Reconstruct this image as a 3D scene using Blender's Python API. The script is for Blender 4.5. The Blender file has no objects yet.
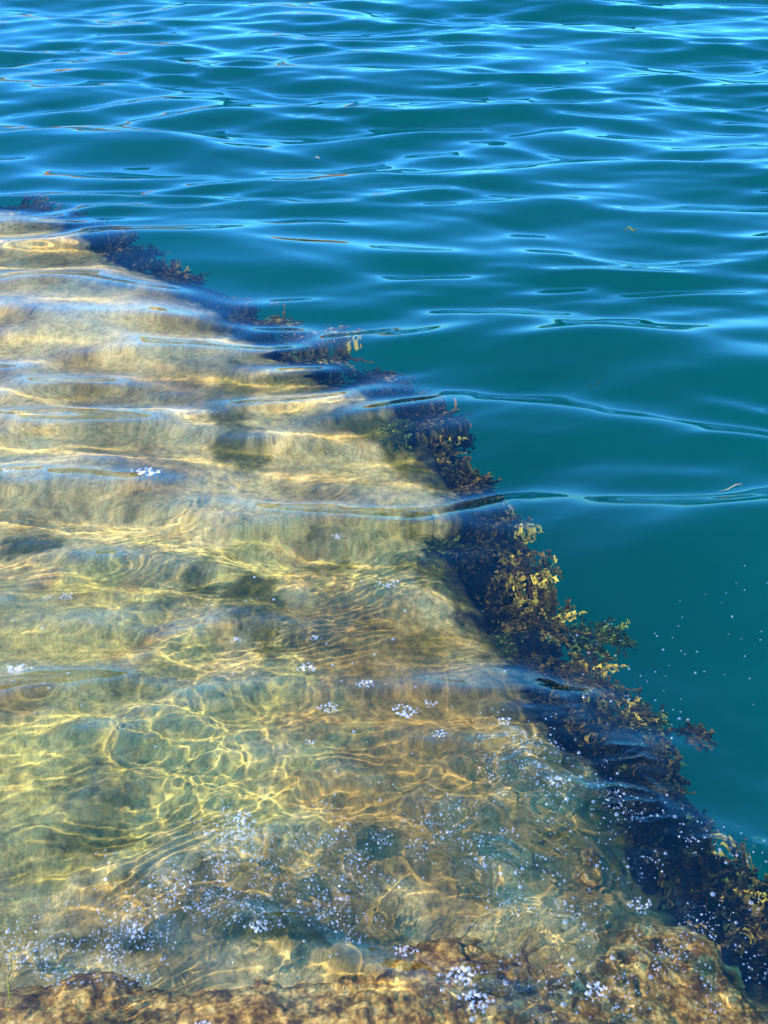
import bpy, math, random
import numpy as np

R = math.radians
rnd = random.Random(7)
rs = np.random.RandomState(11)
scene = bpy.context.scene
col = scene.collection

# ------------------------------------------------------------------ camera numbers
H = 2.0
PITCH = R(38.0)
VFOV = R(55.0)
W_PX, H_PX = 768, 1024
F_PX = (H_PX / 2) / math.tan(VFOV / 2)
IOR = 1.333


def ray(u, v):
    a, b = (u - W_PX / 2) / F_PX, (H_PX / 2 - v) / F_PX
    c, s = math.cos(PITCH), math.sin(PITCH)
    d = np.array([a, c + b * s, -s + b * c])
    return d / np.linalg.norm(d)


def on_water(u, v, z=0.0):
    d = ray(u, v)
    t = (z - H) / d[2]
    return np.array([0, 0, H]) + d * t


def under(u, v, z):
    """point at height z (below 0) seen through flat water"""
    d = ray(u, v)
    p = on_water(u, v)
    r = 1 / IOR
    c = -d[2]
    k = 1 - r * r * (1 - c * c)
    t = r * d + (r * c - math.sqrt(k)) * np.array([0, 0, 1.0])
    return p + t * (z / t[2])


# ------------------------------------------------------------------ noise
_perm = rs.permutation(512)
_perm = np.concatenate([_perm, _perm, _perm])
_g = rs.rand(512) * 2 * math.pi
_gx, _gy = np.cos(_g), np.sin(_g)


def pn(x, y, seed=0):
    x = np.asarray(x, float) + seed * 37.17
    y = np.asarray(y, float) + seed * 11.31
    xi, yi = np.floor(x).astype(int), np.floor(y).astype(int)
    xf, yf = x - xi, y - yi
    u = xf * xf * xf * (xf * (xf * 6 - 15) + 10)
    v = yf * yf * yf * (yf * (yf * 6 - 15) + 10)

    def g(i, j, a, b):
        h = _perm[(_perm[i & 511] + j) & 511]
        return _gx[h] * a + _gy[h] * b
    n00, n10 = g(xi, yi, xf, yf), g(xi + 1, yi, xf - 1, yf)
    n01, n11 = g(xi, yi + 1, xf, yf - 1), g(xi + 1, yi + 1, xf - 1, yf - 1)
    return (n00 * (1 - u) + n10 * u) * (1 - v) + (n01 * (1 - u) + n11 * u) * v


def fbm(x, y, o=4, seed=0, gain=0.5):
    s, a = 0, 1.0
    for k in range(o):
        s = s + a * pn(x * 2 ** k, y * 2 ** k, seed + k)
        a *= gain
    return s


def smooth(a, b, x):
    t = np.clip((x - a) / (b - a), 0, 1)
    return t * t * (3 - 2 * t)


# ------------------------------------------------------------------ helpers
def grid_mesh(name, X, Y, Z, mat, flip=False):
    n, m = X.shape
    co = np.stack([X, Y, Z], -1).reshape(-1, 3).astype(np.float32)
    i = np.arange(n * m).reshape(n, m)
    q = np.stack([i[:-1, :-1], i[:-1, 1:], i[1:, 1:], i[1:, :-1]], -1).reshape(-1, 4)
    if flip:
        q = q[:, ::-1]
    return raw_mesh(name, co, q, mat)


def raw_mesh(name, co, faces, mat, smooth_=True, parent=None):
    me = bpy.data.meshes.new(name)
    k = faces.shape[1]
    me.vertices.add(len(co))
    me.vertices.foreach_set('co', np.ascontiguousarray(co, np.float32).ravel())
    me.loops.add(faces.size)
    me.loops.foreach_set('vertex_index', np.ascontiguousarray(faces, np.int32).ravel())
    me.polygons.add(len(faces))
    me.polygons.foreach_set('loop_start', np.arange(0, faces.size, k, dtype=np.int32))
    me.polygons.foreach_set('use_smooth', np.full(len(faces), smooth_, dtype=bool))
    me.update(calc_edges=True)
    me.materials.append(mat)
    o = bpy.data.objects.new(name, me)
    col.objects.link(o)
    if parent:
        o.parent = parent
    return o


def tag(o, label=None, cat=None, group=None, kind=None):
    if label: o['label'] = label
    if cat: o['category'] = cat
    if group: o['group'] = group
    if kind: o['kind'] = kind
    return o


def new_mat(name):
    m = bpy.data.materials.new(name)
    m.use_nodes = True
    nt = m.node_tree
    nt.nodes.clear()
    out = nt.nodes.new('ShaderNodeOutputMaterial')
    return m, nt, out


def N(nt, t, **kw):
    n = nt.nodes.new(t)
    for k, v in kw.items():
        if k.startswith('i_'):
            n.inputs[k[2:].replace('_', ' ')].default_value = v
        else:
            setattr(n, k, v)
    return n


def ramp(nt, stops, fac):
    r = nt.nodes.new('ShaderNodeValToRGB')
    el = r.color_ramp.elements
    while len(el) < len(stops):
        el.new(0.5)
    for e, (p, c) in zip(el, stops):
        e.position = p
        e.color = (*c, 1) if len(c) == 3 else c
    nt.links.new(fac, r.inputs['Fac'])
    return r


# ------------------------------------------------------------------ materials
def water_mat():
    m, nt, out = new_mat('sea water')
    g = N(nt, 'ShaderNodeBsdfGlass')
    g.inputs['IOR'].default_value = IOR
    g.inputs['Roughness'].default_value = 0.0
    g.inputs['Color'].default_value = (0.97, 1.0, 0.97, 1)
    nt.links.new(g.outputs[0], out.inputs['Surface'])
    return m


def murk_mat():
    m, nt, out = new_mat('deep water murk')
    L = nt.links.new
    geo = N(nt, 'ShaderNodeNewGeometry')
    n1 = N(nt, 'ShaderNodeTexNoise', i_Scale=0.5, i_Detail=3.0)
    L(geo.outputs['Position'], n1.inputs['Vector'])
    r = ramp(nt, [(0.3, (0.0, 0.135, 0.052)), (0.7, (0.0, 0.17, 0.068))], n1.outputs['Fac'])  # green stands in for light scattered by turbid deep water
    d = N(nt, 'ShaderNodeBsdfDiffuse')
    L(r.outputs['Color'], d.inputs['Color'])
    L(d.outputs[0], out.inputs['Surface'])
    return m


def mixc(nt, fac, A, B, mode='MIX'):
    m = N(nt, 'ShaderNodeMix', data_type='RGBA', blend_type=mode)
    for k, v in (('Factor', fac), ('A', A), ('B', B)):
        if hasattr(v, 'is_linked') or hasattr(v, 'links'):
            nt.links.new(v, m.inputs[k])
        elif isinstance(v, tuple):
            m.inputs[k].default_value = (*v, 1)
        else:
            m.inputs[k].default_value = v
    return m.outputs['Result']


def stone_mat(name, rock=False):
    m, nt, out = new_mat(name)
    L = nt.links.new
    geo = N(nt, 'ShaderNodeNewGeometry')
    pos = geo.outputs['Position']
    n1 = N(nt, 'ShaderNodeTexNoise', i_Scale=2.6, i_Detail=8.0, i_Roughness=0.62)
    n2 = N(nt, 'ShaderNodeTexNoise', i_Scale=34.0, i_Detail=6.0, i_Roughness=0.75)
    n3 = N(nt, 'ShaderNodeTexNoise', i_Scale=24.0 if rock else 9.0, i_Detail=6.0, i_Roughness=0.7)
    n4 = N(nt, 'ShaderNodeTexNoise', i_Scale=110.0, i_Detail=4.0, i_Roughness=0.7)
    for n in (n1, n2, n3, n4):
        L(pos, n.inputs['Vector'])
    if rock:
        base = ramp(nt, [(0.32, (0.05, 0.032, 0.010)), (0.46, (0.18, 0.11, 0.03)), (0.56, (0.44, 0.29, 0.09)), (0.68, (0.8, 0.6, 0.26))], n3.outputs['Fac']).outputs['Color']
    else:
        base = ramp(nt, [(0.3, (0.17, 0.115, 0.03)), (0.44, (0.34, 0.245, 0.095)), (0.54, (0.5, 0.385, 0.18)), (0.7, (0.62, 0.5, 0.27))], n1.outputs['Fac']).outputs['Color']
        def layer(base, attr, colr, lo, hi):
            at = N(nt, 'ShaderNodeAttribute', attribute_name=attr)
            mr = N(nt, 'ShaderNodeMath', operation='MULTIPLY_ADD')
            L(n3.outputs['Fac'], mr.inputs[0])
            mr.inputs[1].default_value = 1.6
            mr.inputs[2].default_value = -0.8
            ad = N(nt, 'ShaderNodeMath', operation='ADD')
            L(at.outputs['Fac'], ad.inputs[0])
            L(mr.outputs[0], ad.inputs[1])
            rg = N(nt, 'ShaderNodeMapRange', interpolation_type='SMOOTHSTEP')
            L(ad.outputs[0], rg.inputs['Value'])
            rg.inputs['From Min'].default_value = lo
            rg.inputs['From Max'].default_value = hi
            return mixc(nt, rg.outputs['Result'], base, colr)
        base = layer(base, 'olive', (0.42, 0.36, 0.13), 0.2, 0.95)
        base = layer(base, 'brown', (0.27, 0.185, 0.065), 0.2, 0.95)
        base = layer(base, 'green', (0.10, 0.095, 0.015), 0.2, 1.0)
    # small patches of algae film and grit
    f2 = ramp(nt, [(0.34, (0.55, 0.52, 0.42)), (0.5, (0.88, 0.87, 0.84)), (0.62, (1.1, 1.06, 1.0))], n2.outputs['Fac']).outputs['Color']
    base = mixc(nt, 1.0, base, f2, 'MULTIPLY')
    f4 = ramp(nt, [(0.38, (0.55, 0.55, 0.5)), (0.55, (1, 1, 1))], n4.outputs['Fac']).outputs['Color']
    base = mixc(nt, 0.7, base, f4, 'MULTIPLY')
    base = mixc(nt, 1.0, base, (1.1, 0.95, 0.7) if rock else (0.80, 0.765, 0.58), 'MULTIPLY')
    if not rock:
        at = N(nt, 'ShaderNodeAttribute', attribute_name='weedy')
        base = mixc(nt, at.outputs['Fac'], base, (0.010, 0.013, 0.010))  # dark weed cover, with the shade along the slab edge painted in
    bump = N(nt, 'ShaderNodeBump')
    bump.inputs['Strength'].default_value = 0.5
    bump.inputs['Distance'].default_value = 0.012
    ad = N(nt, 'ShaderNodeMath', operation='MULTIPLY_ADD')
    L(n4.outputs['Fac'], ad.inputs[0])
    ad.inputs[1].default_value = 0.35
    L(n2.outputs['Fac'], ad.inputs[2])
    L(ad.outputs[0], bump.inputs['Height'])
    d = N(nt, 'ShaderNodeBsdfDiffuse')
    L(base, d.inputs['Color'])
    L(bump.outputs[0], d.inputs['Normal'])
    L(d.outputs[0], out.inputs['Surface'])
    return m


def weed_mat(name, dark, mid, light):
    m, nt, out = new_mat(name)
    L = nt.links.new
    at = N(nt, 'ShaderNodeAttribute', attribute_name='tint')
    r = ramp(nt, [(0.0, dark), (0.55, mid), (1.0, light)], at.outputs['Fac'])
    d = N(nt, 'ShaderNodeBsdfDiffuse')
    L(r.outputs['Color'], d.inputs['Color'])
    t = N(nt, 'ShaderNodeBsdfTranslucent')
    L(r.outputs['Color'], t.inputs['Color'])
    mx = N(nt, 'ShaderNodeMixShader')
    mx.inputs[0].default_value = 0.25
    L(d.outputs[0], mx.inputs[1])
    L(t.outputs[0], mx.inputs[2])
    L(mx.outputs[0], out.inputs['Surface'])
    return m


def bubble_mat(name, white=0.05, rim=1.0):
    """thin film of a bubble: clear in the middle with a sharp glint, whitish only towards the rim"""
    m, nt, out = new_mat(name)
    L = nt.links.new
    lw = N(nt, 'ShaderNodeLayerWeight')
    lw.inputs['Blend'].default_value = 0.5
    pw = N(nt, 'ShaderNodeMath', operation='POWER')
    L(lw.outputs['Facing'], pw.inputs[0])
    pw.inputs[1].default_value = 4.5
    mr = N(nt, 'ShaderNodeMath', operation='MULTIPLY_ADD', use_clamp=True)
    L(pw.outputs[0], mr.inputs[0])
    mr.inputs[1].default_value = rim
    mr.inputs[2].default_value = white
    tr = N(nt, 'ShaderNodeBsdfTransparent')
    gl = N(nt, 'ShaderNodeBsdfGlossy')
    gl.inputs['Roughness'].default_value = 0.07
    gl.inputs['Color'].default_value = (1, 1, 1, 1)
    df = N(nt, 'ShaderNodeBsdfDiffuse')
    df.inputs['Color'].default_value = (0.9, 0.72, 0.6, 1)
    m1 = N(nt, 'ShaderNodeMixShader')
    m1.inputs[0].default_value = 0.14
    L(tr.outputs[0], m1.inputs[1])
    L(gl.outputs[0], m1.inputs[2])
    m2 = N(nt, 'ShaderNodeMixShader')
    L(mr.outputs[0], m2.inputs[0])
    L(m1.outputs[0], m2.inputs[1])
    L(df.outputs[0], m2.inputs[2])
    L(m2.outputs[0], out.inputs['Surface'])
    return m


def plain_mat(name, a, b, scale=3.0):
    m, nt, out = new_mat(name)
    L = nt.links.new
    tc = N(nt, 'ShaderNodeTexCoord')
    n = N(nt, 'ShaderNodeTexNoise', i_Scale=scale, i_Detail=5.0)
    L(tc.outputs['Object'], n.inputs['Vector'])
    r = ramp(nt, [(0.35, a), (0.65, b)], n.outputs['Fac'])
    d = N(nt, 'ShaderNodeBsdfDiffuse')
    L(r.outputs['Color'], d.inputs['Color'])
    L(d.outputs[0], out.inputs['Surface'])
    return m


# ------------------------------------------------------------------ water surface
WAVE_SEED = 12


def water_height(X, Y):
    r = np.hypot(X, Y)
    h = np.zeros_like(X)
    wx = X + 0.25 * pn(X * 0.6, Y * 0.6, 3)
    wy = Y + 0.30 * pn(X * 0.5, Y * 0.9, 5)
    r2 = np.random.RandomState(WAVE_SEED)
    gust = 0.8 + 1.5 * np.clip(0.35 + fbm(X * 0.55 + 4, Y * 0.8, 2, 15), 0, 1)
    for k in range(40):
        lam = 0.19 * (1.7 / 0.19) ** (k / 39.0)
        ang = r2.normal(0, 0.27) + 0.06
        K = 2 * math.pi / lam
        kx, ky = K * math.sin(ang), K * math.cos(ang)
        ph = r2.rand() * 6.283
        slope = 0.042 if lam > 0.42 else 0.038 * (lam / 0.42) ** 0.5 * gust
        a = slope / K
        p = kx * wx + ky * wy + ph
        fade = 1 - smooth(lam * 40, lam * 90, r)
        h += a * fade * (np.sin(p) + (-0.16) * np.cos(2 * p))
    # small chop in the shallows near the shore
    near = 1 - smooth(1.5, 3.6, Y + 0.35 * X)
    calm = 1 - 0.75 * smooth(0.45, 0.75, X)
    mod = 0.5 + 1.3 * np.clip(fbm(X * 1.7, Y * 1.7, 2, 9) + 0.35, 0, 1)
    c = 0
    for f, a, s in ((2.3, 0.024, 20), (4.6, 0.013, 21), (9.5, 0.0036, 22), (21.0, 0.0009, 23), (42.0, 0.00025, 24)):
        c = c + a * pn(X * f + 0.6 * pn(X * f * .5, Y * f * .5, s + 30), Y * f * 1.35, s)
    h += c * near * mod * calm
    # capillary streaks pushed ahead of the small waves
    wx2 = X + 0.10 * pn(X * 3, Y * 3, 26)
    wy2 = Y + 0.10 * pn(X * 3 + 5, Y * 3, 27)
    p1, q1 = wx2 * 0.94 + wy2 * 0.34, -wx2 * 0.34 + wy2 * 0.94
    st = pn(p1 * 9, q1 * 46, 28) * np.clip(0.2 + 2.2 * pn(X * 2.6, Y * 2.6, 29), 0, 1)
    h += 0.0016 * st * near * calm
    sp = splash_mask(X, Y)
    patch = smooth(0.08, 0.32, pn(X * 13, Y * 16, 34))
    h += sp * patch * (0.0060 * np.abs(pn(X * 24, Y * 28, 31)) + 0.0026 * np.abs(pn(X * 62, Y * 70, 32))) + sp * 0.008 * (1 - np.abs(2 * pn(X * 9 - Y * 5 + 0.8 * pn(X * 6, Y * 6, 36), Y * 13 + X * 4, 33)))
    return h


SPLASH_PX = [(30, 950, 60, 35), (120, 935, 60, 40), (200, 890, 70, 40), (240, 840, 40, 30), (290, 900, 90, 45), (350, 850, 50, 50), (440, 830, 60, 40),
             (520, 760, 50, 40), (570, 800, 60, 40), (640, 800, 40, 50), (500, 870, 60, 40), (560, 880, 60, 50), (640, 890, 80, 60), (600, 980, 120, 60), (480, 970, 60, 50), (700, 950, 70, 60), (720, 860, 50, 20)]


def blob_mask(X, Y, blobs, z, seed=50, rough=0.8):
    """soft union of ragged patches given by where they lie"""
    out = np.zeros(np.shape(X))
    n = rough * fbm(X * 5, Y * 5, 3, seed)
    for bl in blobs:
        u, v, ru, rv = bl[:4]
        k = bl[4] if len(bl) > 4 else 1.0
        c = under(u, v, z) if z < 0 else on_water(u, v)
        e = under(u + ru, v, z) if z < 0 else on_water(u + ru, v)
        f = under(u, v - rv, z) if z < 0 else on_water(u, v - rv)
        q = np.hypot((X - c[0]) / abs(e[0] - c[0]), (Y - c[1]) / abs(f[1] - c[1]))
        out = np.maximum(out, k * (1 - smooth(0.2, 1.3, q + n)))
    return out


def splash_mask(X, Y):
    out = np.zeros(X.shape)
    m = (Y < 1.9) & (np.abs(X) < 1.6) & (Y > 0.4)
    out[m] = blob_mask(X[m], Y[m], SPLASH_PX, 0.0, 51, 0.9)
    return out


def build_water():
    ax, ay = 0.0, -1.6
    na, nr = 1100, 1250
    t = np.linspace(-1, 1, na)
    A = R(17) * 1.12 * t + (R(85) - R(17) * 1.12) * np.sign(t) * np.clip((np.abs(t) - 0.72) / 0.28, 0, 1) ** 2
    s = np.linspace(0, 1, nr)
    rr = np.concatenate([np.linspace(0.6, 2.2, 60)[:-1], 2.2 * (4.2 / 2.2) ** np.linspace(0, 1, 800)[:-1], 4.2 * (14.0 / 4.2) ** np.linspace(0, 1, 700), 14.0 * (4000 / 14.0) ** np.linspace(0, 1, 160)[1:]])
    AA, RR = np.meshgrid(A, rr)
    X = ax + RR * np.sin(AA)
    Y = ay + RR * np.cos(AA)
    Z = water_height(X, Y)
    o = grid_mesh('sea_water', X, Y, Z, water_mat(), flip=False)
    tag(o, kind='structure')
    o.cycles.is_caustics_caster = True
    return o


# ------------------------------------------------------------------ slipway
EDGE_PX = [(-60, 190), (0, 205), (60, 217), (110, 247), (170, 272), (215, 312), (255, 342), (310, 372), (385, 402), (425, 440), (462, 500), (452, 548), (482, 600), (515, 650), (535, 700), (585, 750), (635, 800), (645, 850), (690, 900), (740, 950), (800, 1010)]
ZT = -0.30


def edge_points():
    return np.array([under(u, v, ZT)[:2] for u, v in EDGE_PX])


def edge_depth(v):
    return ZT + 0.15 * float(smooth(480, 800, v))


EP = np.array([under(u, v, edge_depth(v))[:2] for u, v in EDGE_PX])


def edge_dist(X, Y):
    """signed distance, positive on the deep side"""
    P = np.vstack([EP[0] + (EP[0] - EP[1]) * 8, EP, EP[-1] + (EP[-1] - EP[-2]) * 8])
    best = np.full(X.shape, 1e9)
    sgn = np.zeros(X.shape)
    for a, b in zip(P[:-1], P[1:]):
        d = b - a
        l2 = d @ d
        t = np.clip(((X - a[0]) * d[0] + (Y - a[1]) * d[1]) / l2, 0, 1)
        dx, dy = X - (a[0] + t * d[0]), Y - (a[1] + t * d[1])
        q = np.hypot(dx, dy)
        cr = d[0] * (Y - a[1]) - d[1] * (X - a[0])
        m = q < best
        best = np.where(m, q, best)
        sgn = np.where(m, np.sign(cr), sgn)
    return best * sgn


OLIVE_PX = [(60, 640, 170, 110), (180, 760, 200, 110), (60, 850, 160, 110), (250, 570, 120, 60, .8), (380, 540, 90, 60, .7)]
BROWN_PX = [(420, 740, 130, 90), (400, 860, 150, 90), (600, 900, 120, 90), (330, 640, 80, 50, .6), (180, 930, 200, 60, .8), (560, 800, 80, 60, .7)]
GREEN_PX = [(245, 600, 45, 45, 1.0), (200, 590, 40, 30, .9), (270, 660, 36, 50, .9), (340, 560, 60, 26, .8), (430, 650, 30, 40, .6), (120, 860, 90, 30, .7), (220, 300, 60, 14, .6), (300, 420, 30, 20, .5), (235, 405, 28, 60, .9), (250, 450, 24, 40, .7), (390, 428, 50, 26), (420, 455, 40, 30), (440, 560, 60, 40), (500, 640, 30, 40), (235, 610, 50, 34, .8),
            (285, 650, 30, 40, .8), (100, 800, 70, 40, .7), (180, 850, 70, 36, .6), (60, 900, 60, 40, .6), (20, 545, 50, 14, .8), (270, 372, 50, 14, .8),
            (310, 545, 60, 20, .6), (560, 860, 50, 24, .7), (620, 850, 40, 60, .9), (280, 960, 90, 16, .9), (100, 280, 90, 12, .7), (300, 380, 60, 26, .6), (150, 700, 60, 30, .5), (90, 960, 110, 18, .8)]  # algae, except the long thin patches painting the shadow line before the ledge


def slab_height(X, Y):
    e = edge_dist(X, Y) + 0.035 * fbm(X * 3.2, Y * 3.2, 2, 41) + 0.03 * np.maximum(0, fbm(X * 16, Y * 16, 3, 43))
    z = ZT + 0.045 * fbm(X * 2.2, Y * 2.2, 5, 42) + 0.012 * fbm(X * 14, Y * 14, 3, 47)
    # worn shallow treads across the slipway
    st = (Y + 0.25 * X + 0.12 * fbm(X * 1.1, Y * 1.1, 2, 46)) / 0.85
    fr = st - np.floor(st)
    z = z + 0.012 * (smooth(0.0, 0.2, fr) - fr)
    z = z + 0.15 * (1 - smooth(1.0, 2.7, Y + 0.3 * X))
    z = z - 0.05 * smooth(-0.12, 0.02, e) - 0.17 * smooth(0.0, 0.10, e) - 0.12 * smooth(0.08, 0.25, e) - 1.3 * smooth(0.22, 0.5, e) - 2.0 * smooth(0.4, 0.8, e)
    z = z + 0.05 * smooth(0.02, 0.1, e) * fbm(X * 12, Y * 12, 3, 48)
    return z, e


def build_slab():
    xs = np.concatenate([np.linspace(-9, -2.6, 160)[:-1], np.linspace(-2.6, 1.9, 760)[:-1], np.linspace(1.9, 3.4, 60)])
    ys = np.concatenate([np.linspace(-1.5, 0.5, 100)[:-1], np.linspace(0.5, 3.8, 700)[:-1], np.linspace(3.8, 11, 400)])
    X, Y = np.meshgrid(xs, ys)
    Z, e = slab_height(X, Y)
    o = grid_mesh('stone_slipway', X, Y, Z, stone_mat('algae stone'))
    for nm, v in (('weedy', smooth(-0.075, 0.035, e + 0.11 * fbm(X * 9, Y * 9, 4, 61))), ('olive', blob_mask(X, Y, OLIVE_PX, ZT, 52)), ('brown', blob_mask(X, Y, BROWN_PX, ZT, 53)),
                  ('green', np.maximum(blob_mask(X, Y, GREEN_PX, ZT, 54), 0.65 * smooth(-0.2, -0.02, e)))):
        a = o.data.attributes.new(nm, 'FLOAT', 'POINT')
        a.data.foreach_set('value', v.ravel().astype(np.float32))
    tag(o, 'submerged tan stone slipway mottled with yellow and green algae, edged with dark seaweed', 'slipway')
    o.cycles.is_caustics_receiver = True
    return o


def poly_dist(P, X, Y):
    best = np.full(np.shape(X), 1e9)
    sgn = np.zeros(np.shape(X))
    for a, b in zip(P[:-1], P[1:]):
        d = b - a
        t = np.clip(((X - a[0]) * d[0] + (Y - a[1]) * d[1]) / (d @ d), 0, 1)
        dx, dy = X - (a[0] + t * d[0]), Y - (a[1] + t * d[1])
        q = np.hypot(dx, dy)
        cr = d[0] * (Y - a[1]) - d[1] * (X - a[0])
        m = q < best
        best = np.where(m, q, best)
        sgn = np.where(m, np.sign(cr), sgn)
    return best * sgn


LEDGE_PX = [(-500, 1000), (0, 990), (100, 976), (200, 980), (270, 970), (330, 976), (385, 968), (425, 930), (500, 908), (560, 918), (640, 900), (700, 915), (735, 950), (775, 1010), (850, 1120)]


def build_ledge():
    P = np.array([under(u, v, -0.07)[:2] for u, v in LEDGE_PX])
    xs = np.concatenate([np.linspace(-3, -0.75, 120)[:-1], np.linspace(-0.75, 0.9, 620)])
    ys = np.concatenate([np.linspace(-2.5, 0.5, 160)[:-1], np.linspace(0.5, 1.25, 420)])
    X, Y = np.meshgrid(xs, ys)
    e = poly_dist(P, X, Y) + 0.025 * fbm(X * 9, Y * 9, 3, 71)
    z = -0.075 - 0.05 * smooth(0.0, 0.35, X) + 0.03 * fbm(X * 7, Y * 7, 4, 72, .6) + 0.016 * np.abs(fbm(X * 26, Y * 26, 3, 73))
    z = z + 0.16 * np.clip(0.55 - Y, 0, 2)
    z = z - 0.03 * smooth(-0.12, 0.0, e) - 0.09 * smooth(-0.02, 0.07, e) - 0.5 * smooth(0.06, 0.25, e)
    o = grid_mesh('rock_ledge', X, Y, z, stone_mat('wet brown rock', rock=True))
    tag(o, 'rough brown wet rock ledge just under the waterline along the bottom', 'rock ledge')
    o.cycles.is_caustics_receiver = True
    return o


def stone_mesh(name, r, seed, mat):
    n, k = 26, 40
    th = np.linspace(0, math.pi, n)
    ph = np.linspace(0, 2 * math.pi, k + 1)
    T, Pp = np.meshgrid(th, ph, indexing='ij')
    x, y, z = np.sin(T) * np.cos(Pp), np.sin(T) * np.sin(Pp), np.cos(T)
    q = 1 + 0.28 * (pn(x * 1.3 + 3, y * 1.3 + z, seed) + pn(z * 1.5 + 7, x * 1.4 - y, seed + 3)) + 0.08 * pn(x * 5 + z * 3, y * 5, seed + 5)
    o = grid_mesh(name, x * q * r, y * q * r * 0.8, z * q * r * 0.55, mat, flip=True)
    o.cycles.is_caustics_receiver = True
    return o


def build_stones():
    m = stone_mat('stone in the shallows', rock=True)
    for u, v, z, r, mm, lab in [
        (452, 952, -0.10, 0.036, m, 'brown weedy stone at the left corner of the raised ledge'),
        (590, 868, -0.12, 0.035, m, 'rounded brown stone in the shallows beside the slipway edge'),
    ]:
        o = stone_mesh('submerged_stone', r, int(u) % 17, mm)
        o.location = under(u, v, z)
        o.rotation_euler = (0, 0, u * 0.7)
        tag(o, lab, 'stone')


# ------------------------------------------------------------------ seaweed
def make_fronds(seed, nf, ln, leaf, spread):
    r = np.random.RandomState(seed)
    V, F, T = [], [], []
    SV, SF = [], []

    def leafblade(p, d, up, L, w, tint):
        side = np.cross(d, up)
        side /= np.linalg.norm(side) + 1e-9
        i = len(V)
        rows = [(0.0, 0.18), (0.3, 0.85), (0.65, 1.0), (0.9, 0.62), (1.0, 0.2)]
        bend = r.uniform(-0.5, 0.5)
        for t, ww in rows:
            c = p + d * L * t + up * (bend * L * t * t)
            wob = 1 + r.uniform(-.25, .25)
            V.append(c - side * w * ww * wob + up * w * 0.25)
            V.append(c + side * w * ww / wob + up * w * 0.25 * r.uniform(-1, 1))
            T.extend([tint + 0.1 * t, tint + 0.1 * t])
        if L > leaf * 0.75:
            for sg in (-1, 1):
                d2 = d + side * sg * 0.8 + up * r.uniform(-.2, .2)
                d2 /= np.linalg.norm(d2)
                leafblade(p + d * L * 0.7, d2, up, L * 0.5, w * 0.85, tint + 0.06)
        for k in range(4):
            F.append((i + 2 * k, i + 2 * k + 1, i + 2 * k + 3, i + 2 * k + 2))

    for f in range(nf):
        a = r.uniform(0, 6.283)
        d = np.array([math.cos(a) * spread, math.sin(a) * spread, r.uniform(0.2, 1.0)])
        d /= np.linalg.norm(d)
        p = np.array([math.cos(a), math.sin(a), 0]) * r.uniform(0, 0.25) * ln
        n = int(r.uniform(6, 11))
        L = ln * r.uniform(0.5, 1.0)
        tb = 0.03 + 0.85 * r.rand() ** 2.3
        for k in range(n):
            q = p + d * L / n
            # stem piece, a thin three sided tube
            s1 = np.cross(d, [0.3, 0.1, 1.0]); s1 /= np.linalg.norm(s1)
            s2 = np.cross(d, s1)
            w = 0.0016 * (1 - 0.6 * k / n)
            i = len(SV)
            for c in (p, q):
                for an in (0, 2.094, 4.188):
                    SV.append(c + (s1 * math.cos(an) + s2 * math.sin(an)) * w)
            for j in range(3):
                SF.append((i + j, i + (j + 1) % 3, i + 3 + (j + 1) % 3, i + 3 + j))
            for _ in range(2 if k else 1):
                dd = d + r.normal(0, 0.9, 3)
                dd /= np.linalg.norm(dd)
                up = np.array([0, 0, 1.0]) + r.normal(0, 0.45, 3)
                up -= dd * (up @ dd)
                up /= np.linalg.norm(up) + 1e-9
                leafblade(q, dd, up, leaf * r.uniform(0.6, 1.5), leaf * r.uniform(0.14, 0.3), min(1, max(0, tb + r.normal(0, 0.16))))
            p = q
            d = d + r.normal(0, 0.2, 3) + np.array([0.05, -0.03, -0.09])
            d /= np.linalg.norm(d)
    return np.array(V), np.array(F), np.array(T), np.array(SV), np.array(SF)


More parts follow.
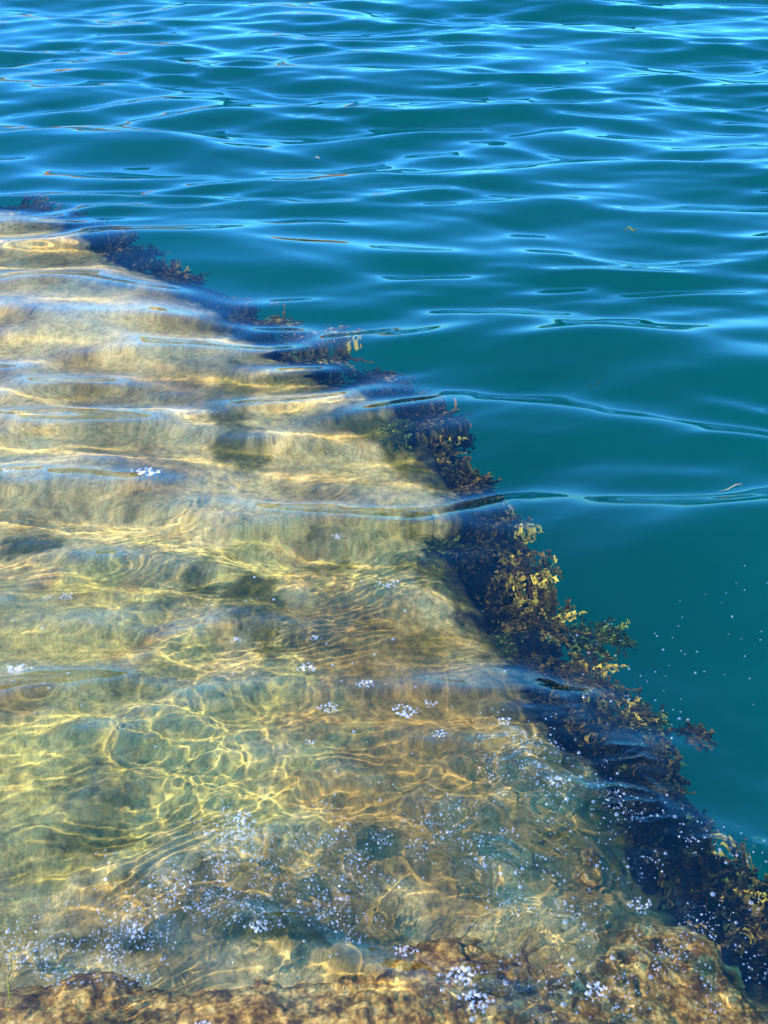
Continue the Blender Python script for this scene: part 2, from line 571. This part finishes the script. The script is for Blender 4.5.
WEEDS = [  # u, v, depth, size, kind (0 golden, 1 dark brown, 2 green), label
    (20, 203, -0.42, 1.3, 1, 'dark seaweed tuft at the far top corner of the slipway'),
    (128, 254, -0.38, 1.2, 1, 'dark brown seaweed tuft beyond the upper end of the slipway'),
    (165, 268, -0.42, 1.0, 1, 'low dark seaweed tuft next along the upper slipway edge'),
    (228, 318, -0.42, 1.0, 1, 'blackish seaweed tuft in the shaded notch of the slipway edge'),
    (275, 322, -0.40, 1.2, 0, 'olive gold seaweed tuft under the dark blue ripple'),
    (335, 347, -0.34, 1.5, 0, 'wide golden seaweed tuft where the upper edge juts into teal water'),
    (372, 378, -0.42, 1.1, 1, 'brown seaweed tuft just below the wide golden one'),
    (420, 410, -0.45, 1.0, 1, 'sparse dark seaweed tuft midway along the slipway edge'),
    (440, 440, -0.38, 1.0, 0, 'golden brown seaweed tuft where the edge turns downward'),
    (468, 474, -0.42, 1.1, 1, 'dark seaweed tuft under the pale ripple at mid edge'),
    (490, 520, -0.42, 1.0, 1, 'black brown seaweed tuft above the broad belt of weed'),
    (512, 545, -0.38, 1.2, 0, 'gold flecked seaweed tuft at the head of the broad weed belt'),
    (530, 578, -0.34, 1.25, 0, 'dull yellow seaweed tuft in the upper belt facing teal water'),
    (500, 592, -0.42, 1.1, 1, 'shaded dark seaweed tuft against the stone in the upper belt'),
    (548, 615, -0.30, 1.35, 0, 'thick ochre seaweed tuft in the middle of the weed belt'),
    (595, 632, -0.32, 1.25, 2, 'green bushy seaweed tuft sticking out into the teal water'),
    (535, 655, -0.36, 1.2, 1, 'dark seaweed tuft between the stone and the golden clumps'),
    (590, 678, -0.24, 1.3, 0, 'bright golden yellow seaweed tuft, the lightest of the belt'),
    (566, 705, -0.30, 1.2, 0, 'amber seaweed tuft below the brightest clump'),
    (610, 712, -0.26, 1.2, 0, 'orange brown seaweed tuft near the outer tip of the belt'),
    (645, 722, -0.28, 0.9, 2, 'small green seaweed tuft at the outer tip of the belt'),
    (694, 738, -0.24, 0.6, 1, 'small detached brown seaweed sprig out in the teal water'),
    (590, 745, -0.30, 1.1, 1, 'reddish dark seaweed tuft in the shadow below the belt'),
    (648, 782, -0.24, 1.1, 0, 'short golden seaweed tuft beside the churned bubbles'),
    (640, 745, -0.34, 1.0, 1, 'dark seaweed tuft behind the short golden tuft'),
    (660, 835, -0.26, 1.0, 2, 'mossy green seaweed tuft along the lower slipway edge'),
    (692, 868, -0.20, 1.1, 0, 'yellow brown seaweed tuft by the lower right teal water'),
    (728, 893, -0.20, 1.2, 1, 'dark brown seaweed tuft close to the right rim of the ledge'),
    (760, 925, -0.16, 1.2, 1, 'black green seaweed tuft at the lower right corner of the water'),
    (745, 905, -0.16, 0.8, 0, 'small gold seaweed tuft among the dark lower right weed'),
    (270, 372, -0.28, 0.7, 2, 'yellow green algae tuft lying on the upper slipway'),
    (395, 432, -0.28, 0.8, 2, 'green algae tuft on the stone just inside the bent edge'),
    (508, 640, -0.28, 0.7, 2, 'lime green algae tuft on the stone inside the weed belt'),
    (440, 545, -0.29, 0.8, 2, 'short green algae tuft under the pale ripple at the stone edge'),
    (385, 872, -0.19, 0.35, 2, 'tiny green algae tuft on the brown slipway beside the froth'),
]


def fringe():
    out = []
    r = np.random.RandomState(77)
    pts = EDGE_PX[1:-1]
    for i in range(46):
        t = (i + r.rand()) / 46 * (len(pts) - 1)
        k = int(t)
        a, b = np.array(pts[k]), np.array(pts[min(k + 1, len(pts) - 1)])
        p = a + (b - a) * (t - k)
        off = r.uniform(2, 34) * (0.35 + 0.65 * min(1, max(0, (p[1] - 200) / 400)))
        out.append((p[0] + off, p[1] - off * 0.3, edge_depth(p[1]) - r.uniform(0.05, 0.14), r.uniform(0.8, 1.3), 1, FRINGE_LABEL))
    return out


FRINGE_LABEL = 'dark seaweed tuft in the shaded fringe hugging the slipway edge'


def build_weeds():
    gold = weed_mat('golden weed', (0.012, 0.009, 0.003), (0.15, 0.1, 0.012), (0.6, 0.42, 0.05))
    dark = weed_mat('dark weed', (0.004, 0.006, 0.004), (0.013, 0.014, 0.005), (0.17, 0.11, 0.016))
    green = weed_mat('green weed', (0.01, 0.02, 0.004), (0.045, 0.075, 0.01), (0.3, 0.33, 0.05))
    stem = plain_mat('weed stalk', (0.02, 0.012, 0.004), (0.07, 0.045, 0.012), 60)
    protos = {}
    for kind, mat in ((0, gold), (1, dark), (2, green)):
        for var in range(3):
            lf = (0.014, 0.016, 0.013)[kind]
            V, F, T, SV, SF = make_fronds(100 + kind * 10 + var, (46, 46, 40)[kind], 0.10, lf, 1.5)
            if True:
                protos[kind, var] = (V, F, T, SV, SF, mat)
    cache = {}
    for i, (u, v, z, sc, kind, lab) in enumerate(WEEDS + fringe()):
        key = (kind, i % 3)
        if key not in cache:
            V, F, T, SV, SF, mat = protos[key]
            o = raw_mesh('seaweed_tuft', V, F, mat)
            a = o.data.attributes.new('tint', 'FLOAT', 'POINT')
            a.data.foreach_set('value', T.astype(np.float32))
            st = raw_mesh('stalk', SV, SF, stem, parent=o)
            o.cycles.is_caustics_receiver = True
            st.cycles.is_caustics_receiver = True
            cache[key] = (o, st)
        else:
            p, ps = cache[key]
            o = p.copy(); col.objects.link(o)
            st = ps.copy(); col.objects.link(st); st.parent = o
        o.location = under(u, v, z + (0.0 if lab == FRINGE_LABEL else -0.03))
        far = 1.0 + 0.12 * max(0, o.location[1] - 2)
        o.scale = (sc * far * 0.9, sc * far * 0.9, sc * 0.8)
        o.rotation_euler = (0, 0, i * 2.1)
        tag(o, lab, 'seaweed', 'dark seaweed fringe hugging the slipway edge' if lab == FRINGE_LABEL else 'seaweed tufts growing along the slipway edge')


# ------------------------------------------------------------------ bubbles and foam
def dome(r, cx=0, cy=0, cz=0, n=4, k=10, hgt=0.7):
    V, F = [], []
    for j in range(n):
        t = (math.pi / 2) * j / n
        for i in range(k):
            a = 2 * math.pi * i / k
            V.append((cx + r * math.cos(t) * math.cos(a), cy + r * math.cos(t) * math.sin(a), cz + r * hgt * math.sin(t)))
    V.append((cx, cy, cz + r * hgt))
    for j in range(n - 1):
        for i in range(k):
            F.append((j * k + i, j * k + (i + 1) % k, (j + 1) * k + (i + 1) % k, (j + 1) * k + i))
    top = n * k
    for i in range(k):
        F.append(((n - 1) * k + i, (n - 1) * k + (i + 1) % k, top, top))
    return V, F


def ngon_mesh(name, V, F, mat):
    F = [tuple(dict.fromkeys(f)) for f in F]
    me = bpy.data.meshes.new(name)
    me.from_pydata([tuple(v) for v in V], [], F)
    me.polygons.foreach_set('use_smooth', [True] * len(F))
    me.materials.append(mat)
    me.update()
    o = bpy.data.objects.new(name, me)
    col.objects.link(o)
    return o


def wz(x, y):
    return float(water_height(np.array([[x]]), np.array([[y]]))[0, 0])


TEAL = [(718, 118, 1), (765, 148, 1), (703, 148, 0), (720, 160, 1), (683, 165, 0), (675, 182, 0), (642, 168, 0), (697, 207, 2), (692, 237, 0), (757, 234, 1), (755, 249, 1),
        (717, 246, 0), (562, 261, 2), (598, 264, 1), (606, 270, 1), (630, 266, 1), (494, 297, 2), (517, 312, 1), (530, 324, 0), (547, 303, 1), (575, 290, 0), (627, 307, 2), (645, 305, 1),
        (568, 312, 0), (563, 345, 0), (561, 387, 1), (596, 390, 1), (611, 406, 2), (725, 278, 1), (735, 322, 1), (742, 374, 0), (598, 205, 0), (592, 178, 0), (685, 312, 0), (476, 243, 1),
        (460, 355, 1), (456, 371, 2), (493, 365, 2), (484, 357, 1), (490, 357, 1), (413, 265, 2), (389, 232, 2), (335, 234, 1), (458, 214, 1)]


def build_bubbles():
    film = bubble_mat('bubble film', 0.05, 1.1)
    foam = bubble_mat('foam film', 0.10, 0.6)
    r = np.random.RandomState(3)
    V, F = dome(1.0, n=5, k=14)
    proto = [None]
    pts = []

    zones = [
        ('tiny clear bubble floating on open teal water beyond the seaweed', 'bubbles on the open teal water', 0, 'teal', (0.0012, 0.0032)),
        ('clear bubble drifting over the golden seaweed belt', 'bubbles over the seaweed belt', 22, lambda: (r.uniform(540, 700), r.uniform(610, 740)), (0.0018, 0.0042)),
        ('clear bubble floating above the sunlit slipway', 'bubbles over the slipway', 46, lambda: (r.uniform(10, 520), r.uniform(560, 780)), (0.0016, 0.0048)),
        ('shiny bubble in the churned water above the brown ledge', 'bubbles in the churned water', 150, None, (0.0018, 0.0060)),
    ]
    for lab, grp, n, fn, (r0, r1) in zones:
        if fn == 'teal':
            for (cu, cv, q) in TEAL:
                pts.append((384 + cu / 2, 512 + cv / 2, (0.0017, 0.0024, 0.0036)[q], lab, grp))
            for _ in range(26):
                t = r.rand()
                pts.append((650 + 125 * t + r.normal(0, 8), 815 + 55 * t + r.normal(0, 9), r.uniform(0.001, 0.003), lab, grp))
        for _ in range(n):
            if fn:
                u, v = fn()
            else:
                b = SPLASH_PX[r.randint(len(SPLASH_PX))]
                u, v = b[0] + r.normal(0, 0.5) * b[2], b[1] + r.normal(0, 0.5) * b[3]
            pts.append((u, v, r0 + (r1 - r0) * r.rand() ** 1.7, lab, grp))
    P = np.array([on_water(u, v)[:2] for u, v, *_ in pts])
    Z = water_height(P[:, 0][None], P[:, 1][None])[0]
    for (u, v, rad, lab, grp), (x, y), z in zip(pts, P, Z):
        if proto[0] is None:
            o = ngon_mesh('bubble', V, F, film)
            proto[0] = o
        else:
            o = proto[0].copy(); col.objects.link(o)
        o.location = (x, y, z + 0.0004)
        o.scale = (rad, rad, rad)
        tag(o, lab, 'bubble', grp)

    # rafts of foam: each a patch of small bubbles pressed together
    FO = [(148, 472, 13, 'white oval foam patch alone on the upper slipway'),
          (16, 664, 10, 'pale foam patch at the left over the olive stone'),
          (236, 637, 5, 'small foam dot beside the dark green stain'),
          (308, 664, 9, 'flat foam patch right of the dark green stain'),
          (366, 683, 8, 'ragged foam patch on the middle of the slipway'),
          (330, 708, 8, 'foam patch below the ragged one on the slipway'),
          (310, 744, 6, 'round foam patch with a dark middle low on the slipway'),
          (404, 712, 11, 'long foam streak toward the seaweed belt'),
          (430, 705, 6, 'small foam dot at the end of the long streak'),
          (316, 636, 5, 'foam fleck above the flat patch'),
          (65, 590, 6, 'thin foam fleck on the bright rippled shallows'),
          (46, 590, 4, 'tiny foam fleck left of the thin one'),
          (390, 583, 7, 'foam ring near the green algae under the ripple'),
          (338, 543, 5, 'foam ring in the golden caustic net'),
          (9, 475, 6, 'foam fleck near the left rim of the upper slipway'),
          (232, 486, 4, 'tiny foam fleck on the greyish upper slipway'),
          (440, 735, 7, 'broken foam patch where the churned bubbles begin'),
          (504, 726, 7, 'foam patch beside the shaded weed'),
          (461, 971, 14, 'largest oblong foam patch on the brown ledge'),
          (477, 1001, 13, 'oblong foam patch lowest on the brown ledge'),
          (404, 941, 9, 'foam patch at the left rim of the raised ledge'),
          (200, 1019, 9, 'foam blob at the very bottom on the brown rock'),
          (244, 820, 9, 'foam crest patch at the upper end of the left froth'),
          (135, 928, 9, 'foam patch inside the froth by the left ledge'),
          (260, 930, 10, 'foam patch in the middle of the froth before the ledge'),
          (640, 905, 9, 'foam patch in the thin water over the raised ledge'),
          (555, 790, 9, 'foam patch in the bubbles below the weed belt'),
          (598, 985, 11, 'foam patch on the wet raised ledge near the bottom')]
    for i, (u, v, s, lab) in enumerate(FO):
        c = on_water(u, v)
        e = on_water(u + s, v)
        R_ = abs(e[0] - c[0])
        z = wz(c[0], c[1])
        VV, FF = [], []
        n = int(22 + s * 4)
        for k in range(n):
            a, q = r.uniform(0, 6.283), math.sqrt(r.rand())
            br = R_ * (0.045 + 0.13 * r.rand() ** 2)
            fx, fy = R_ * 1.15 * q * math.cos(a) * (1 + 0.4 * math.sin(3 * a + i)), R_ * 0.8 * q * math.sin(a)
            v2, f2 = dome(br, fx, fy, wz(c[0] + fx, c[1] + fy) - z + 0.0003, n=3, k=9, hgt=0.45)
            base = len(VV)
            VV += v2
            FF += [tuple(base + t for t in f) for f in f2]
        o = ngon_mesh('foam_patch', VV, FF, foam)
        o.location = (c[0], c[1], z)
        tag(o, lab, 'foam patch', 'foam patches drifting over the stone')

    # froth: the uncountable fine bubbles of the churned water
    VV, FF = [], []
    us = []
    wt = np.array([3, 4, 4, 3, 3, 2, 2, 1.5, 1.5, .5, 1.5, 1, .5, 2, 1.5, 1, .5])
    for _ in range(480):
        b = SPLASH_PX[r.choice(len(SPLASH_PX), p=wt / wt.sum())]
        cu, cv = b[0] + r.normal(0, 0.5) * b[2], b[1] + r.normal(0, 0.5) * b[3]
        for _ in range(r.randint(5, 26)):
            us.append((cu + r.normal(0, 7), cv + r.normal(0, 6)))
    P = np.array([on_water(u, v)[:2] for u, v in us])
    Z = water_height(P[:, 0][None], P[:, 1][None])[0]
    for (x, y), z in zip(P, Z):
        v2, f2 = dome(0.0006 + 0.0024 * r.rand() ** 3, x, y, z + 0.0003, n=3, k=7)
        base = len(VV)
        VV += v2
        FF += [tuple(base + t for t in f) for f in f2]
    o = ngon_mesh('froth', VV, FF, film)
    tag(o, 'fine glittering froth of tiny bubbles above the rock ledge', 'froth', kind='stuff')


# ------------------------------------------------------------------ floating scraps
def ribbon(name, pts, w, mat, z0=0.001):
    V, F = [], []
    for i, p in enumerate(pts):
        d = np.array(pts[min(i + 1, len(pts) - 1)]) - np.array(pts[max(i - 1, 0)])
        s = np.array([-d[1], d[0]]) / (np.hypot(*d) + 1e-9) * w * (1 - abs(2 * i / (len(pts) - 1) - 1) ** 3 * 0.7)
        z = wz(p[0], p[1]) + z0
        for k, (a, h) in enumerate(((-1, 0), (0, w * .5), (1, 0), (0, -w * .5))):
            V.append((p[0] + s[0] * a * (0.8 + 0.4 * ((i * 7) % 3) / 2), p[1] + s[1] * a, z + h))
    for i in range(len(pts) - 1):
        for k in range(4):
            F.append((4 * i + k, 4 * i + (k + 1) % 4, 4 * i + 4 + (k + 1) % 4, 4 * i + 4 + k))
    F.append((0, 1, 2, 3)); F.append(tuple(4 * (len(pts) - 1) + k for k in (3, 2, 1, 0)))
    return ngon_mesh(name, V, F, mat)


def build_scraps():
    wg = plain_mat('weed scrap', (0.05, 0.07, 0.01), (0.2, 0.2, 0.03), 80)
    st = plain_mat('straw', (0.35, 0.27, 0.12), (0.55, 0.45, 0.22), 60)
    dk = plain_mat('dark scrap', (0.02, 0.015, 0.01), (0.05, 0.04, 0.02), 60)

    def line(px):
        return [on_water(u, v)[:2] for u, v in px]
    o = ribbon('floating_straw', line([(719, 488), (729, 485), (737, 480), (743, 479)]), 0.0013, st); tag(o, 'pale bent straw floating on the right teal water', 'straw')
    o = ribbon('seaweed_strand', line([(3, 1012), (7, 990), (5, 975), (9, 962), (8, 950), (12, 942)]), 0.0014, wg); tag(o, 'thin yellow green strand trailing at the lower left', 'seaweed strand')
    o = ribbon('floating_twig', line([(590, 383), (597, 381), (601, 377)]), 0.0016, dk); tag(o, 'short dark twig floating on open water', 'twig')
    o = ribbon('seaweed_scrap', line([(624, 231), (629, 227), (633, 231), (637, 229)]), 0.006, wg); tag(o, 'green seaweed scrap floating between the far ripples', 'seaweed scrap')
    o = ribbon('floating_leaf', line([(315, 155), (317, 154), (319, 155)]), 0.004, st); tag(o, 'tiny pale leaf floating far out', 'leaf')


# ------------------------------------------------------------------ the far shore, seen only as a mirror image in the ripples
def build_shore():
    m = plain_mat('wooded hill', (0.015, 0.022, 0.012), (0.035, 0.045, 0.02), 0.05)
    t = np.linspace(-1.35, 1.35, 260)
    d = np.array([700, 702, 760, 860, 1100.0])
    A, D = np.meshgrid(t, d)
    hh = 26 + 42 * (1 - smooth(-0.5, 0.0, t)) + 16 * fbm(t * 3, t * 0 + 2.3, 4, 81) + 4 * fbm(t * 60, t * 0 + 1.3, 3, 82)
    k = np.array([0, 0.25, 0.7, 1, 0.9])[:, None]
    o = grid_mesh('hills', D * np.sin(A), D * np.cos(A), -1 + k * hh[None, :], m)
    tag(o, kind='structure')
    cream = plain_mat('cream render', (0.55, 0.4, 0.22), (0.66, 0.5, 0.3), 0.3)
    roof = plain_mat('clay roof', (0.4, 0.14, 0.05), (0.5, 0.2, 0.08), 1)
    glass = plain_mat('dark pane', (0.02, 0.025, 0.03), (0.04, 0.05, 0.06), 1)

    def box(name, c, s, mat, parent=None):
        V = [(c[0] + a * s[0] / 2, c[1] + b * s[1] / 2, c[2] + e * s[2] / 2) for a in (-1, 1) for b in (-1, 1) for e in (-1, 1)]
        F = [(0, 1, 3, 2), (4, 6, 7, 5), (0, 4, 5, 1), (2, 3, 7, 6), (0, 2, 6, 4), (1, 5, 7, 3)]
        q = ngon_mesh(name, V, F, mat)
        q.data.polygons.foreach_set('use_smooth', [False] * len(q.data.polygons))
        q.parent = parent
        return q
    for x, y, w, h, lab in ((-68, 120, 30, 14, 'cream waterside house with clay roof across the water'), (-33, 118, 22, 10, 'smaller cream waterside house across the water'), (-9, 140, 12, 8, 'smallest cream waterside house across the water')):
        e = bpy.data.objects.new('waterside_house', None); col.objects.link(e); e.location = (x, y, 0)
        tag(e, lab, 'house')
        box('wall', (0, 0, h / 2 - 0.5), (w, 10, h + 1), cream, e)
        V = [(-w / 2 - 1, -6, h), (w / 2 + 1, -6, h), (w / 2 + 1, 6, h), (-w / 2 - 1, 6, h), (-w / 2 + 1, 0, h + 4), (w / 2 - 1, 0, h + 4)]
        q = ngon_mesh('roof', V, [(0, 3, 2, 1), (0, 1, 5, 4), (2, 3, 4, 5), (0, 4, 3), (1, 2, 5)], roof)
        q.data.polygons.foreach_set('use_smooth', [False] * 5)
        q.parent = e
        for i in range(int(w // 5)):
            for j in range(int(h // 4)):
                box('window', (-w / 2 + 3 + 5 * i, -5.05, 2.2 + 4 * j), (1.6, 0.2, 2.2), glass, e)


def build_bed():
    xs = np.array([-4000, 4000.0])
    X, Y = np.meshgrid(xs, np.array([-20, 4000.0]))
    o = grid_mesh('deep_water_floor', X, Y, X * 0 - 2.6, murk_mat())  # plain floor coloured to stand in for the murky water body
    tag(o, kind='structure')


# ------------------------------------------------------------------ world, light, camera
SUN_EL, SUN_AZ = R(54), R(-105)      # azimuth from +Y towards +X: the sun stands to the left, a little behind


def build_light():
    w = bpy.data.worlds.new('World')
    scene.world = w
    w.use_nodes = True
    nt = w.node_tree
    bg = nt.nodes['Background']
    sky = nt.nodes.new('ShaderNodeTexSky')
    sky.sky_type = 'NISHITA'
    sky.sun_disc = False
    sky.sun_elevation = SUN_EL
    sky.sun_rotation = SUN_AZ
    sky.ozone_density = 2.0
    sky.air_density = 1.4
    sky.dust_density = 0.5
    tint = mixc(nt, 1.0, sky.outputs[0], (0.22, 0.92, 1.85), 'MULTIPLY')
    nt.links.new(tint, bg.inputs['Color'])
    bg.inputs['Strength'].default_value = 0.15
    l = bpy.data.lights.new('sun', 'SUN')
    l.energy = 3.9
    l.angle = R(0.53)
    l.color = (1, 0.89, 0.7)
    l.cycles.is_caustics_light = True
    o = bpy.data.objects.new('sun', l)
    col.objects.link(o)
    from mathutils import Vector
    d = Vector((math.sin(SUN_AZ) * math.cos(SUN_EL), math.cos(SUN_AZ) * math.cos(SUN_EL), math.sin(SUN_EL)))
    o.rotation_euler = (-d).to_track_quat('-Z', 'Y').to_euler()
    o.location = d * 30


def build_camera():
    c = bpy.data.cameras.new('camera')
    c.sensor_fit = 'VERTICAL'
    c.angle = VFOV
    c.clip_start = 0.02
    c.clip_end = 20000
    o = bpy.data.objects.new('camera', c)
    o.location = (0, 0, H)
    o.rotation_euler = (math.pi / 2 - PITCH, 0, 0)
    col.objects.link(o)
    scene.camera = o


build_water()
build_slab()
build_ledge()
build_stones()
build_bed()
build_weeds()
build_bubbles()
build_scraps()
build_shore()
build_light()
build_camera()

scene.view_settings.view_transform = 'Standard'
scene.view_settings.look = 'None'
scene.view_settings.exposure = 1.57
scene.view_settings.gamma = 1.0
scene.view_settings.use_curve_mapping = False
scene.render.engine = 'CYCLES'
cy = scene.cycles
cy.use_denoising = True
cy.max_bounces = 8
cy.transmission_bounces = 6
cy.glossy_bounces = 3
cy.diffuse_bounces = 2
cy.transparent_max_bounces = 8
cy.caustics_reflective = True
cy.caustics_refractive = True
cy.blur_glossy = 0.0
